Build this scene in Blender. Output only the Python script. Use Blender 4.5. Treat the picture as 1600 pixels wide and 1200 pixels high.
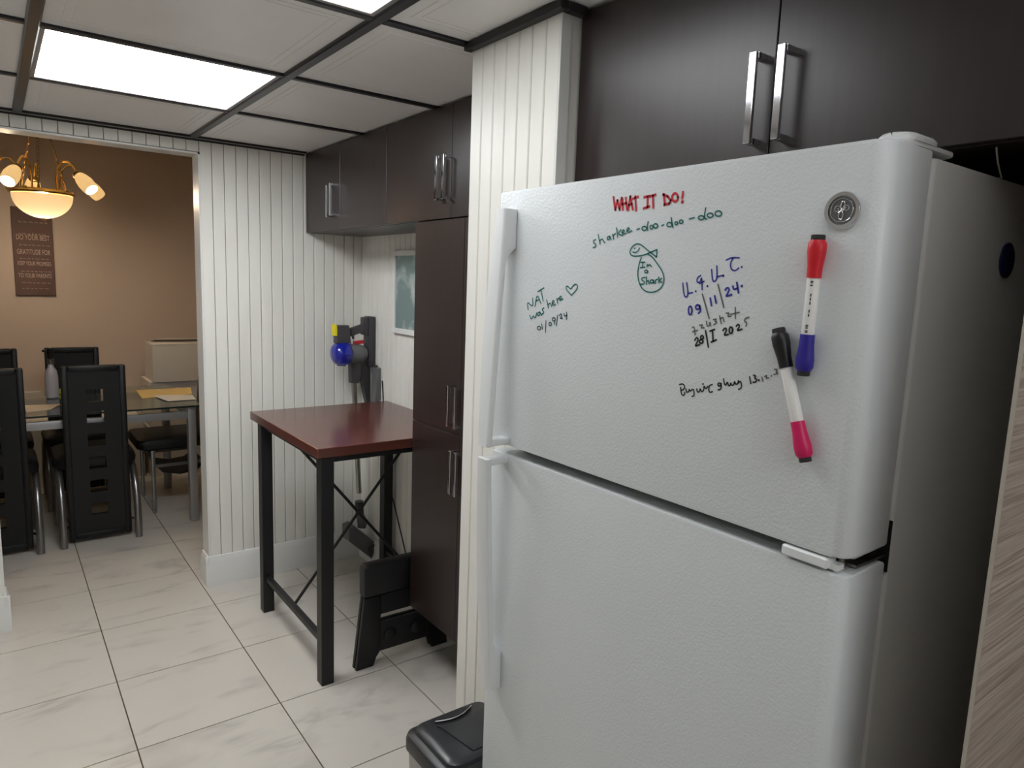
import bpy, bmesh, math, random
from mathutils import Vector, Matrix
random.seed(4)
for o in list(bpy.data.objects): bpy.data.objects.remove(o)
S = bpy.context.scene
COL = S.collection
PI = math.pi

# ------------------------------------------------------------------ camera
FPX = 1081.0; HC = 1.5
yaw, pit, rol = (math.radians(v) for v in (36.97, 8.17, 2.083))
fw = Vector((math.sin(yaw)*math.cos(pit), math.cos(yaw)*math.cos(pit), -math.sin(pit)))
ri = Vector((math.cos(yaw), -math.sin(yaw), 0)); up = ri.cross(fw)
r2 = ri*math.cos(rol) + up*math.sin(rol); u2 = -ri*math.sin(rol) + up*math.cos(rol)
cd = bpy.data.cameras.new('camera'); cam = bpy.data.objects.new('camera', cd); COL.objects.link(cam)
m = Matrix((r2, u2, -fw)).transposed().to_4x4(); m.translation = (0, 0, HC); cam.matrix_world = m
cd.sensor_width = 36; cd.lens = FPX/1600*36; cd.clip_start = .02
S.camera = cam

# ------------------------------------------------------------------ world, exposure
W = bpy.data.worlds.new('world'); S.world = W; W.use_nodes = True
W.node_tree.nodes['Background'].inputs[0].default_value = (.8, .85, 1, 1)
W.node_tree.nodes['Background'].inputs[1].default_value = .02
S.view_settings.view_transform = 'Standard'; S.view_settings.look = 'None'
S.view_settings.gamma = 1; S.view_settings.use_curve_mapping = False
S.view_settings.exposure = 0.0
PANEL_EMIT = (20.0, 6.1, 2.2, 12.5)      # ceiling light panels from the doorway on; last two are unseen, added as fill
BULB_EMIT = 760.0; SHADE_EMIT = .7

# ------------------------------------------------------------------ helpers
def ray(x, y): return fw + r2*((x-800)/FPX) - u2*((y-600)/FPX)
def on_x(x, y, X): d = ray(x, y); return Vector((0, 0, HC)) + d*(X/d.x)
def on_y(x, y, Y): d = ray(x, y); return Vector((0, 0, HC)) + d*(Y/d.y)
def on_z(x, y, Z): d = ray(x, y); return Vector((0, 0, HC)) + d*((Z-HC)/d.z)

def lin(c):
    f = lambda v: v/12.92 if v <= .04045 else ((v+.055)/1.055)**2.4
    return tuple(f(v/255) for v in c) + (1,)

MATS = {}
def mat(name, col, rough=.5, metal=0, col2=None, scale=(20, 20, 20), ntype='noise', detail=4, lo=.35, hi=.65,
        bump=0, bscale=200, emit=None, estr=0, trans=0, coat=0, spec=.5, alpha=1, rand=False, ior=1.45):
    M = bpy.data.materials.new(name); M.use_nodes = True; MATS[name] = M
    nt = M.node_tree; N = nt.nodes; L = nt.links; b = N['Principled BSDF']
    b.inputs['Base Color'].default_value = lin(col); b.inputs['Roughness'].default_value = rough
    b.inputs['Metallic'].default_value = metal; b.inputs['Specular IOR Level'].default_value = spec
    b.inputs['Transmission Weight'].default_value = trans; b.inputs['Coat Weight'].default_value = coat
    b.inputs['Coat Roughness'].default_value = .15; b.inputs['IOR'].default_value = ior; b.inputs['Alpha'].default_value = alpha
    if emit:
        b.inputs['Emission Color'].default_value = lin(emit); b.inputs['Emission Strength'].default_value = estr
    co = None
    if col2 or bump:
        g = N.new('ShaderNodeNewGeometry'); co = g.outputs['Position']
        if rand:
            oi = N.new('ShaderNodeObjectInfo'); ml = N.new('ShaderNodeVectorMath'); ml.operation = 'SCALE'
            ml.inputs[0].default_value = (37, 91, 53); L.new(oi.outputs['Random'], ml.inputs['Scale'])
            ad = N.new('ShaderNodeVectorMath'); L.new(co, ad.inputs[0]); L.new(ml.outputs[0], ad.inputs[1]); co = ad.outputs[0]
    if col2:
        mp = N.new('ShaderNodeMapping'); mp.inputs['Scale'].default_value = scale; L.new(co, mp.inputs['Vector'])
        t = N.new('ShaderNodeTexNoise'); t.inputs['Scale'].default_value = 1; t.inputs['Detail'].default_value = detail
        t.inputs['Distortion'].default_value = .4
        L.new(mp.outputs[0], t.inputs['Vector'])
        r = N.new('ShaderNodeValToRGB'); r.color_ramp.elements[0].position = lo; r.color_ramp.elements[1].position = hi
        r.color_ramp.elements[0].color = lin(col); r.color_ramp.elements[1].color = lin(col2)
        L.new(t.outputs['Fac'], r.inputs[0]); L.new(r.outputs[0], b.inputs['Base Color'])
    if bump:
        t = N.new('ShaderNodeTexNoise'); t.inputs['Scale'].default_value = bscale; t.inputs['Detail'].default_value = 2
        L.new(co, t.inputs['Vector'])
        bp = N.new('ShaderNodeBump'); bp.inputs['Strength'].default_value = bump; bp.inputs['Distance'].default_value = .0015
        L.new(t.outputs['Fac'], bp.inputs['Height']); L.new(bp.outputs[0], b.inputs['Normal'])
    return M

def marble():
    M = bpy.data.materials.new('marble_tile'); M.use_nodes = True; MATS['marble'] = M
    nt = M.node_tree; N = nt.nodes; L = nt.links; b = N['Principled BSDF']
    b.inputs['Roughness'].default_value = .17; b.inputs['Specular IOR Level'].default_value = .4
    g = N.new('ShaderNodeNewGeometry'); oi = N.new('ShaderNodeObjectInfo')
    ml = N.new('ShaderNodeVectorMath'); ml.operation = 'SCALE'; ml.inputs[0].default_value = (31, 77, 13)
    L.new(oi.outputs['Random'], ml.inputs['Scale'])
    ad = N.new('ShaderNodeVectorMath'); L.new(g.outputs['Position'], ad.inputs[0]); L.new(ml.outputs[0], ad.inputs[1])
    mp = N.new('ShaderNodeMapping'); mp.inputs['Rotation'].default_value = (0, 0, .6); mp.inputs['Scale'].default_value = (1.0, 3.2, 1)
    L.new(ad.outputs[0], mp.inputs['Vector'])
    n1 = N.new('ShaderNodeTexNoise'); n1.inputs['Scale'].default_value = 1.1; n1.inputs['Detail'].default_value = 5; n1.inputs['Distortion'].default_value = .7
    L.new(mp.outputs[0], n1.inputs['Vector'])
    s = N.new('ShaderNodeMath'); s.operation = 'SUBTRACT'; s.inputs[1].default_value = .5; L.new(n1.outputs['Fac'], s.inputs[0])
    a = N.new('ShaderNodeMath'); a.operation = 'ABSOLUTE'; L.new(s.outputs[0], a.inputs[0])
    r = N.new('ShaderNodeValToRGB'); e = r.color_ramp.elements
    e[0].position = 0; e[0].color = lin((185, 179, 172)); e[1].position = .045; e[1].color = lin((203, 197, 188))
    k = e.new(.3); k.color = lin((206, 200, 191))
    L.new(a.outputs[0], r.inputs[0])
    n2 = N.new('ShaderNodeTexNoise'); n2.inputs['Scale'].default_value = 6; L.new(ad.outputs[0], n2.inputs['Vector'])
    r3 = N.new('ShaderNodeValToRGB'); r3.color_ramp.elements[0].position = .45; r3.color_ramp.elements[1].position = .65
    L.new(n2.outputs['Fac'], r3.inputs[0])
    mx = N.new('ShaderNodeMix'); mx.data_type = 'RGBA'; mx.inputs['A'].default_value = lin((205, 199, 190))
    L.new(r3.outputs[0], mx.inputs['Factor']); L.new(r.outputs[0], mx.inputs['B'])
    L.new(mx.outputs['Result'], b.inputs['Base Color'])

marble()
mat('grout', (84, 70, 58), .9)
mat('cream_paint', (234, 232, 225), .42, col2=(228, 226, 218), scale=(9, 9, 2))
mat('white_trim', (226, 226, 222), .35)
mat('groove_back', (104, 92, 74), .8)
mat('wall_paint', (228, 226, 220), .7)
mat('beige_wall', (194, 176, 162), .75, bump=.1, bscale=120)
mat('ceiling_tile', (238, 235, 233), .38, col2=(233, 230, 228), scale=(3, 3, 3))
mat('grid_metal', (44, 42, 46), .32, .35)
mat('trim_metal', (30, 28, 29), .45)
mat('trim_light', (150, 146, 142), .45)
for k_ in range(4): mat('diffuser%d' % k_, (255, 255, 255), .5, emit=(249, 252, 255), estr=PANEL_EMIT[k_])
mat('cabinet', (35, 24, 22), .34, col2=(41, 29, 27), scale=(60, 60, 2.5), bump=.05, bscale=300, spec=.8)
mat('cabinet_core', (30, 25, 25), .6)
mat('seam', (12, 10, 10), .8)
mat('chrome', (222, 222, 226), .08, 1)
mat('steel', (150, 148, 144), .3, 1, col2=(168, 166, 162), scale=(300, 300, 3))
mat('fridge_white', (218, 222, 223), .33, bump=.36, bscale=240)
mat('fridge_smooth', (222, 222, 218), .3)
mat('handle_white', (228, 230, 230), .28)
mat('gasket', (120, 116, 110), .6)
mat('dark_gap', (18, 17, 16), .8)
mat('badge_dark', (128, 130, 132), .25, .8)
mat('ink_red', (196, 22, 44), .5); mat('ink_teal', (8, 108, 102), .5); mat('ink_teal_dark', (14, 70, 74), .5)
mat('ink_blue', (46, 46, 150), .5); mat('ink_black', (28, 26, 30), .5); mat('ink_grey', (100, 98, 92), .6)
mat('plastic_red', (206, 24, 40), .4); mat('plastic_blue', (44, 36, 140), .4)
mat('plastic_black', (22, 22, 24), .4); mat('plastic_pink', (206, 22, 92), .4); mat('plastic_white', (232, 230, 226), .35)
mat('felt', (52, 50, 50), .95)
mat('magnet_blue', (20, 26, 72), .4)
mat('table_wood', (84, 46, 40), .2, col2=(98, 54, 46), scale=(2, 22, 22), coat=.15)
mat('table_metal', (26, 26, 28), .45)
mat('stool', (24, 24, 27), .42, bump=.1, bscale=400)
mat('vac_grey', (104, 104, 106), .4); mat('vac_dark', (66, 64, 66), .45); mat('vac_blue', (24, 34, 150), .15, coat=.6)
mat('vac_yellow', (232, 216, 40), .5); mat('vac_red', (176, 30, 44), .4)
mat('leather', (17, 17, 19), .45, bump=.12, bscale=260)
mat('tube_metal', (150, 150, 150), .3, .9)
mat('table_frame', (172, 172, 172), .38, .55)
mat('glass', (210, 228, 220), .03, trans=1, ior=1.45)
mat('glass_edge', (30, 44, 42), .2)
mat('paper_yellow', (226, 196, 130), .8); mat('paper_cream', (226, 208, 184), .8); mat('paper_white', (224, 220, 212), .8)
mat('carton', (216, 208, 198), .8); mat('carton_inside', (190, 172, 150), .85)
mat('sign', (96, 72, 66), .7, col2=(88, 66, 62), scale=(4, 4, 4)); mat('sign_text', (186, 166, 154), .8)
mat('brass', (200, 160, 78), .22, 1); mat('brass_dark', (110, 84, 46), .4, .9)
mat('shade', (238, 214, 172), .5, emit=(255, 206, 134), estr=SHADE_EMIT)
for n_, e_ in (('shade', SHADE_EMIT), ('bowl_glass', .3)):
    if n_ not in MATS: mat(n_, (244, 220, 180), .5, emit=(255, 208, 140), estr=e_)
    nt_ = MATS[n_].node_tree; tr_ = nt_.nodes.new('ShaderNodeBsdfTranslucent'); tr_.inputs[0].default_value = lin((250, 230, 196))
    mx_ = nt_.nodes.new('ShaderNodeMixShader'); mx_.inputs[0].default_value = .045 if n_ == 'bowl_glass' else .0
    nt_.links.new(nt_.nodes['Principled BSDF'].outputs[0], mx_.inputs[1]); nt_.links.new(tr_.outputs[0], mx_.inputs[2])
    nt_.links.new(mx_.outputs[0], nt_.nodes['Material Output'].inputs[0])
mat('bowl_bulb', (255, 240, 210), .5, emit=(255, 236, 206), estr=330)
mat('bulb', (255, 240, 212), .5, emit=(255, 236, 206), estr=BULB_EMIT)
mat('frame_white', (228, 228, 226), .4); mat('print', (118, 138, 136), .3, col2=(190, 198, 194), scale=(9, 9, 9), lo=.5, hi=.7)
mat('laminate', (152, 137, 126), .45, col2=(196, 183, 172), scale=(6, 6, 300), lo=.36, hi=.66)
mat('laminate_edge', (176, 168, 156), .4)
mat('cord', (214, 210, 200), .5)
mat('bin_black', (34, 34, 36), .36); mat('bin_lid', (44, 45, 48), .3)
mat('yellow_green', (206, 210, 50), .6)
mat('clear_plastic', (215, 210, 214), .25)
# slanted grain for the end panel
for n in MATS['laminate'].node_tree.nodes:
    if n.type == 'MAPPING': n.inputs['Rotation'].default_value = (0, -.2, 0)

def bm_box(bm, x0, x1, y0, y1, z0, z1, bev=0, seg=2):
    vs = [bm.verts.new(p) for p in ((x0,y0,z0),(x1,y0,z0),(x1,y1,z0),(x0,y1,z0),(x0,y0,z1),(x1,y0,z1),(x1,y1,z1),(x0,y1,z1))]
    fs = [bm.faces.new([vs[i] for i in f]) for f in ((3,2,1,0),(4,5,6,7),(0,1,5,4),(1,2,6,5),(2,3,7,6),(3,0,4,7))]
    if bev > 0:
        es = list({e for f in fs for e in f.edges})
        bmesh.ops.bevel(bm, geom=es, offset=bev, segments=seg, profile=.5, affect='EDGES')
    return bm
def bm_prism(bm, poly, axis, a, b, bev=0):
    """poly: 2-D outline; axis: 'x','y','z' extrusion axis from a to b. 2-D coordinates are the other two axes in order."""
    def P(u, v, w):
        return (w, u, v) if axis == 'x' else ((u, w, v) if axis == 'y' else (u, v, w))
    A = [bm.verts.new(P(u, v, a)) for u, v in poly]; B = [bm.verts.new(P(u, v, b)) for u, v in poly]
    n = len(poly)
    fs = [bm.faces.new(A), bm.faces.new(B[::-1])]
    for i in range(n): fs.append(bm.faces.new((A[i], B[i], B[(i+1) % n], A[(i+1) % n])))
    if bev > 0:
        es = list({e for f in fs[:2] for e in f.edges})
        bmesh.ops.bevel(bm, geom=es, offset=bev, segments=2, profile=.5, affect='EDGES')
    return bm
def bm_tube(bm, pts, r, n=10, closed=False, caps=True):
    pts = [Vector(p) for p in pts]; k = len(pts)
    rr = r if isinstance(r, (list, tuple)) else [r]*k
    rings = []; prev = None
    for i, p in enumerate(pts):
        a = pts[i-1] if (i > 0 or closed) else pts[0]
        b = pts[(i+1) % k] if (i < k-1 or closed) else pts[-1]
        t = (b-a).normalized()
        if prev is None:
            ref = Vector((0, 0, 1)) if abs(t.z) < .9 else Vector((1, 0, 0))
            nx = t.cross(ref).normalized()
        else:
            nx = (prev - t*prev.dot(t))
            nx = nx.normalized() if nx.length > 1e-6 else t.orthogonal().normalized()
        prev = nx; ny = t.cross(nx)
        rings.append([bm.verts.new(p + nx*math.cos(2*PI*j/n)*rr[i] + ny*math.sin(2*PI*j/n)*rr[i]) for j in range(n)])
    m_ = k if closed else k-1
    for i in range(m_):
        A, B = rings[i], rings[(i+1) % k]
        for j in range(n): bm.faces.new((A[j], A[(j+1) % n], B[(j+1) % n], B[j]))
    if caps and not closed:
        bm.faces.new(rings[0][::-1]); bm.faces.new(rings[-1])
    return bm
def bm_lathe(bm, prof, c, ax=Vector((0, 0, 1)), n=24, cap=True):
    """prof: list of (radius, distance along axis)"""
    ax = Vector(ax).normalized(); u = ax.orthogonal().normalized(); v = ax.cross(u); c = Vector(c)
    rings = [[bm.verts.new(c + ax*h + (u*math.cos(2*PI*j/n) + v*math.sin(2*PI*j/n))*max(r, 1e-5)) for j in range(n)] for r, h in prof]
    for A, B in zip(rings, rings[1:]):
        for j in range(n): bm.faces.new((A[j], A[(j+1) % n], B[(j+1) % n], B[j]))
    if cap:
        bm.faces.new(rings[0][::-1]); bm.faces.new(rings[-1])
    return bm
def bm_loft(bm, rings, cap=True):
    R = [[bm.verts.new(p) for p in r] for r in rings]; n = len(R[0])
    for A, B in zip(R, R[1:]):
        for j in range(n): bm.faces.new((A[j], A[(j+1) % n], B[(j+1) % n], B[j]))
    if cap: bm.faces.new(R[0][::-1]); bm.faces.new(R[-1])
    return bm
def rrect(x0, x1, y0, y1, r, n=5):
    o = []
    for cx, cy, a0 in ((x1-r, y1-r, 0), (x0+r, y1-r, PI/2), (x0+r, y0+r, PI), (x1-r, y0+r, 1.5*PI)):
        for i in range(n+1):
            a = a0 + PI/2*i/n; o.append((cx+r*math.cos(a), cy+r*math.sin(a)))
    return o
def new(): return bmesh.new()
def B(*a, **k): return bm_box(new(), *a, **k)

def obj(name, bm, material, parent=None, smooth=35, center=True):
    bmesh.ops.recalc_face_normals(bm, faces=bm.faces)
    c = Vector((0, 0, 0))
    if center and bm.verts:
        xs = [v.co for v in bm.verts]
        lo = Vector((min(p.x for p in xs), min(p.y for p in xs), min(p.z for p in xs)))
        hi = Vector((max(p.x for p in xs), max(p.y for p in xs), max(p.z for p in xs)))
        c = Vector(((lo.x+hi.x)/2, (lo.y+hi.y)/2, lo.z))
        bmesh.ops.translate(bm, verts=bm.verts, vec=-c)
    me = bpy.data.meshes.new(name); bm.to_mesh(me); bm.free()
    if smooth:
        for p in me.polygons: p.use_smooth = True
        me.set_sharp_from_angle(angle=math.radians(smooth))
    o = bpy.data.objects.new(name, me); COL.objects.link(o)
    me.materials.append(MATS[material])
    if parent:
        o.parent = parent
        off = WORLD.get(parent.name, Vector((0, 0, 0))); o.location = c - off
    else: o.location = c
    WORLD[o.name] = c
    return o
WORLD = {}
def empty(name, loc):
    o = bpy.data.objects.new(name, None); COL.objects.link(o); o.location = loc; o.empty_display_size = .05
    WORLD[o.name] = Vector(loc); return o
def tag(o, label, cat, group=None, kind=None):
    o['label'] = label; o['category'] = cat
    if group: o['group'] = group
    if kind: o['kind'] = kind
    return o
def thing(name, loc, label, cat, group=None): return tag(empty(name, loc), label, cat, group)
def struct(name, bm, material, label=None, cat=None, smooth=35):
    o = obj(name, bm, material, None, smooth); o['kind'] = 'structure'
    if label: o['label'] = label; o['category'] = cat
    return o
def inst(o, name, parent, loc):
    c = bpy.data.objects.new(name, o.data); COL.objects.link(c); c.parent = parent
    c.location = Vector(loc) - WORLD.get(parent.name, Vector((0, 0, 0))) if parent else loc
    return c
def copy_tree(o, parent=None):
    c = o.copy(); COL.objects.link(c); c.parent = parent
    for ch in list(o.children): copy_tree(ch, c)
    return c

# ------------------------------------------------------------------ the setting
ZC = 2.09; WY = 3.405; WX = 1.56; OX0, OX1, OZ = -.035, .775, 2.03
DY = 6.0; DZ = 2.45; KX0, KY0 = -1.2, -1.6; DX0, DX1 = -2.2, 2.4
# floor: slab of grout and single tiles
floor = struct('floor', B(DX0-.1, DX1+.1, KY0-.1, DY+.1, -.1, -.004), 'grout', 'glossy white marble tile floor with thin brown grout lines', 'floor')
T = .451; TX, TY = .289, 2.283; G = .0042
t0 = None
for i in range(-5, 5):
    for j in range(-5, 9):
        x0, y0 = TX+i*T, TY+j*T
        if x0 > 1.6 and y0 < 3.3: continue
        if t0 is None:
            t0 = obj('floor_tile', B(x0+G/2, x0+T-G/2, y0+G/2, y0+T-G/2, -.009, 0), 'marble', floor, smooth=0)
        else: inst(t0, 'floor_tile', floor, (x0+T/2, y0+T/2, -.009))

# boards (bead board): one prism, chamfered along its long edges
BW = .0525
def board(parent, axis, pos, a, z0, z1, w=BW, name='board', material='cream_paint'):
    """board lying on a wall; axis 'y-': faces -y at y=pos, runs x from a; 'x-': faces -x at x=pos, runs y from a"""
    t, c = .007, .0035
    g = .0012; p = [(a+g, 0), (a+g, t-c*.7), (a+c, t), (a+w-c, t), (a+w-g, t-c*.7), (a+w-g, 0)]
    if axis == 'y-': poly = [(u, pos-v) for u, v in p]
    else: poly = [(pos-v, u) for u, v in p]
    return obj(name, bm_prism(new(), poly, 'z', z0, z1), material, parent, smooth=0)

bm = new()
bm_box(bm, DX0, OX0, WY, 3.50, 0, DZ); bm_box(bm, OX1, DX1, WY, 3.50, 0, DZ); bm_box(bm, OX0, OX1, WY, 3.50, OZ, DZ)
wall_back = struct('wall_back', bm, 'groove_back', 'cream bead board wall with open doorway to the dining room', 'wall')
x = OX1 - .002
while x < WX - .008:
    board(wall_back, 'y-', WY, x, .02, ZC, w=min(BW, WX-x)); x += BW
x = OX1 - .002 - BW
while x > OX0:
    board(wall_back, 'y-', WY, x, OZ+.003, ZC); x -= BW
while x > OX0 - .6:
    board(wall_back, 'y-', WY, x-.01, .02, ZC); x -= BW
# jamb lining of the opening
bm = new()
bm_box(bm, OX1-.008, OX1, WY-.009, 3.505, 0, OZ); bm_box(bm, OX0, OX0+.008, WY-.009, 3.505, 0, OZ); bm_box(bm, OX0, OX1, WY-.009, 3.505, OZ-.008, OZ)
struct('trim_1', bm, 'white_trim', 'thin painted lining around the dining room doorway', 'trim')

def base_profile(): return [(0, 0), (.017, 0), (.017, .105), (.013, .118), (.013, .126), (.008, .138), (.006, .148), (0, .15)]
def baseboard(name, runs, label):
    bm = new()
    for axis, pos, a, b in runs:
        if axis == 'y-': bm_prism(bm, [(pos-u, v) for u, v in base_profile()], 'x', a, b)
        if axis == 'x-': bm_prism(bm, [(pos-u, v) for u, v in base_profile()], 'y', a, b)
        if axis == 'x+': bm_prism(bm, [(pos+u, v) for u, v in base_profile()], 'y', a, b)
    return struct(name, bm, 'white_trim', label, 'baseboard')
# prism 'y' uses (x,z); 'x' uses (y,z)
baseboard('baseboard_back', [('y-', WY-.007, OX1-.0243, WX), ('x-', OX1-.008, WY-.0232, 3.5045)], 'white moulded baseboard under the bead board wall beside the doorway')
baseboard('baseboard_left', [('y-', WY-.007, OX0-.7, OX0+.0243), ('x+', OX0+.008, WY-.0232, 3.5045)], 'white moulded baseboard left of the doorway')
wall_right = struct('wall_right', B(WX, WX+.1, KY0, WY, 0, ZC+.1), 'groove_back', 'cream bead board side wall behind the table and the cabinets', 'wall')
y = WY - .007
while y > 2.25:
    y -= BW; board(wall_right, 'x-', WX, y, .02, 1.72)
baseboard('baseboard_right', [('x-', WX-.007, 2.2, WY-.02)], 'white moulded baseboard along the side wall behind the table')
# pier between the tall cabinet and the refrigerator
PX, PY0, PY1 = 1.014, 1.21, 1.555
pier = struct('wall_pier', B(PX, WX, PY0, PY1, 0, ZC), 'cream_paint', 'narrow cream bead board pier beside the refrigerator', 'wall')
n = 7; w = (PY1-PY0)/n
for k in range(n): board(pier, 'x-', PX, PY0+k*w, 0, ZC-.012, w=w)
obj('corner_strip', B(PX-.009, PX+.02, PY0-.005, PY0, 0, ZC-.012, bev=.001, seg=1), 'white_trim', pier)
# walls out of view that close the rooms
struct('wall_left', B(KX0-.1, KX0, KY0, WY, 0, ZC+.1), 'wall_paint', 'plain pale kitchen wall', 'wall')
struct('wall_front', B(KX0-.1, WX+.1, KY0-.1, KY0, 0, ZC+.1), 'wall_paint', 'plain pale kitchen wall at the near end', 'wall')
struct('wall_dining_back', B(DX0, DX1, DY, DY+.1, 0, DZ), 'beige_wall', 'plain beige far wall of the dining room', 'wall')
struct('wall_dining_left', B(DX0-.1, DX0, 3.5, DY, 0, DZ), 'beige_wall', 'beige side wall of the dining room', 'wall')
struct('wall_dining_right', B(DX1, DX1+.1, 3.5, DY, 0, DZ), 'beige_wall', 'beige dining room wall hidden behind the doorway', 'wall')
struct('ceiling_dining', B(DX0, DX1, 3.5, DY, DZ, DZ+.1), 'wall_paint', 'plain pale dining room ceiling', 'ceiling')
baseboard('baseboard_dining', [('y-', DY, DX0, DX1)], 'white baseboard along the far dining room wall')

# suspended ceiling: slab above, tiles and bars below it
ceiling = struct('ceiling', B(KX0, WX, KY0, WY, ZC+.06, ZC+.1), 'wall_paint', 'suspended ceiling of white square tiles in a dark metal grid', 'ceiling')
GX = [-1.77, -1.141, -.512, .117, .747, 1.376, 1.60]
GY = [3.41, 2.765, 2.165, 1.557, .947, .337, -.273, -.883, -1.493, -1.62]
LIGHTS = {(3, 1), (3, 3), (3, 5), (3, 7)}  # the two near-end cells hold added fill panels
def tile_bm(x0, x1, y0, y1):
    bm = new(); bm_box(bm, x0, x1, y0, y1, ZC+.006, ZC+.014)
    d = .055
    if x1-x0 > .3 and y1-y0 > .3:
        for q, h in ((d, .0012), (d+.02, .001)):
            a, b, c, e = x0+q, x1-q, y0+q, y1-q; s = .006
            bm_box(bm, a, b, c, c+s, ZC+.006-h, ZC+.006); bm_box(bm, a, b, e-s, e, ZC+.006-h, ZC+.006)
            bm_box(bm, a, a+s, c+s, e-s, ZC+.006-h, ZC+.006); bm_box(bm, b-s, b, c+s, e-s, ZC+.006-h, ZC+.006)
    return bm
for i in range(len(GX)-1):
    for j in range(len(GY)-1):
        x0, x1, y1, y0 = GX[i], min(GX[i+1], WX), GY[j], max(GY[j+1], KY0)
        x0 = max(x0, KX0); y1 = min(y1, WY)
        if x1-x0 < .01 or y1-y0 < .01: continue
        if (i, j) in LIGHTS: continue
        obj('ceiling_tile', tile_bm(x0, x1, y0, y1), 'ceiling_tile', ceiling, smooth=0)
for x in GX[1:-1]:
    obj('runner', bm_prism(new(), [(x-.016, ZC-.001), (x-.012, ZC-.004), (x+.012, ZC-.004), (x+.016, ZC-.001), (x+.016, ZC+.006), (x-.016, ZC+.006)], 'y', KY0, WY-.02), 'grid_metal', ceiling, smooth=0)
for y in GY[1:-1]:
    for i in range(len(GX)-1):
        a, b = max(GX[i]+.016, KX0), min(GX[i+1]-.016, WX)
        obj('cross_tee', bm_prism(new(), [(y-.012, ZC), (y-.009, ZC-.0025), (y+.009, ZC-.0025), (y+.012, ZC), (y+.012, ZC+.006), (y-.012, ZC+.006)], 'x', a, b), 'grid_metal', ceiling, smooth=0)
# wall angle of the grid: dark lip, pale strip, dark line
bm = new(); bm_box(bm, KX0, 1.25, WY-.037, WY-.031, ZC-.003, ZC+.006); bm_box(bm, KX0, 1.25, WY-.0125, WY-.007, ZC-.011, ZC+.006)
struct('trim_2', bm, 'trim_metal', 'dark metal ceiling angle above the doorway', 'trim')
obj('pale_strip', B(KX0, 1.25, WY-.031, WY-.0125, ZC-.004, ZC+.005), 'trim_light', bpy.data.objects['trim_2'])
bm = new(); bm_box(bm, PX-.03, PX-.007, PY0-.025, PY1+.005, ZC-.014, ZC+.005, bev=.002, seg=1); bm_box(bm, PX-.007, 1.06, PY0-.025, PY0-.004, ZC-.014, ZC+.005, bev=.002, seg=1)
struct('trim_3', bm, 'trim_metal', 'dark ceiling angle around the top of the bead board pier', 'trim')

# ceiling light panels: two in view, two added out of view as fill
def light_panel(i, j, label):
    k_ = (j-1)//2
    x0, x1, y1, y0 = GX[i]+.016, GX[i+1]-.016, GY[j]-.012, GY[j+1]+.012
    t = thing('ceiling_light', ((x0+x1)/2, (y0+y1)/2, ZC), label, 'ceiling light', 'square ceiling light panels')
    bm = new()
    for a, b, c, d in ((x0, x0+.012, y0, y1), (x1-.012, x1, y0, y1), (x0+.012, x1-.012, y0, y0+.012), (x0+.012, x1-.012, y1-.012, y1)):
        bm_box(bm, a, b, c, d, ZC+.001, ZC+.02)
    obj('frame', bm, 'trim_light', t)
    obj('diffuser', B(x0+.012, x1-.012, y0+.012, y1-.012, ZC+.004, ZC+.008), 'diffuser%d' % k_, t)
light_panel(3, 1, 'bright white square light panel in the ceiling near the doorway')
light_panel(3, 3, 'bright light panel cut by the top edge of the photo')
light_panel(3, 5, 'added unseen fill light panel in the ceiling right above the camera position')  # added weak fill out of view, brightens the refrigerator side
light_panel(3, 7, 'added unseen fill light panel in the ceiling at the near end of the kitchen')  # added fill behind the camera, brightens the end panel and refrigerator side

# end panel right of the refrigerator
t = thing('end_panel', (1.19, .25, 0), 'grey brown wood grain panel standing right of the refrigerator', 'panel')
obj('board', B(.8325, WX, .2485, .252, 0, ZC), 'laminate', t)
obj('edge_band', B(.8305, .8325, .2482, .2523, 0, ZC), 'laminate_edge', t)

# ------------------------------------------------------------------ refrigerator
XF = .82; FY0, FY1 = .396, 1.156; FZ = 1.68
fr = thing('refrigerator', (1.18, (FY0+FY1)/2, 0), 'white top-freezer refrigerator with marker writing on its textured door', 'refrigerator')
bm = bm_prism(new(), rrect(.94, 1.54, FY0+.004, FY1-.004, .008, 3), 'z', .04, FZ-.006, bev=.003)
case = obj('case', bm, 'fridge_smooth', fr)
obj('base_grille', B(.93, 1.52, FY0+.02, FY1-.02, .0, .045), 'dark_gap', fr)
def door_bm(z0, z1):
    r = .02; o = []
    # plan outline (x, y), rounded at the two front corners
    for cx, cy, a0, a1 in ((XF+r, FY0+r, 1.5*PI, PI), (XF+r*.6, FY1-r*.6, PI, PI/2)):
        rr = r if cy < .8 else r*.6
        for i in range(9):
            a = a0 + (a1-a0)*i/8; o.append((cx+rr*math.cos(a), cy+rr*math.sin(a)))
    o += [(.922, FY1), (.922, FY0)]
    return bm_prism(new(), o, 'z', z0, z1, bev=.004)
GZ0, GZ1 = 1.157, 1.178
fd = obj('freezer_door', door_bm(GZ1, FZ), 'fridge_white', fr)
ld = obj('lower_door', door_bm(.07, GZ0), 'fridge_white', fr)
obj('gasket', B(.9222, .9398, FY0+.014, FY1-.014, GZ1+.008, FZ-.012), 'gasket', fd)
obj('gasket', B(.9222, .9398, FY0+.014, FY1-.014, .08, GZ0-.008), 'gasket', ld)
obj('divider', B(.90, .9395, FY0+.01, FY1-.01, GZ0-.006, GZ1+.006), 'dark_gap', fr)
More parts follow.
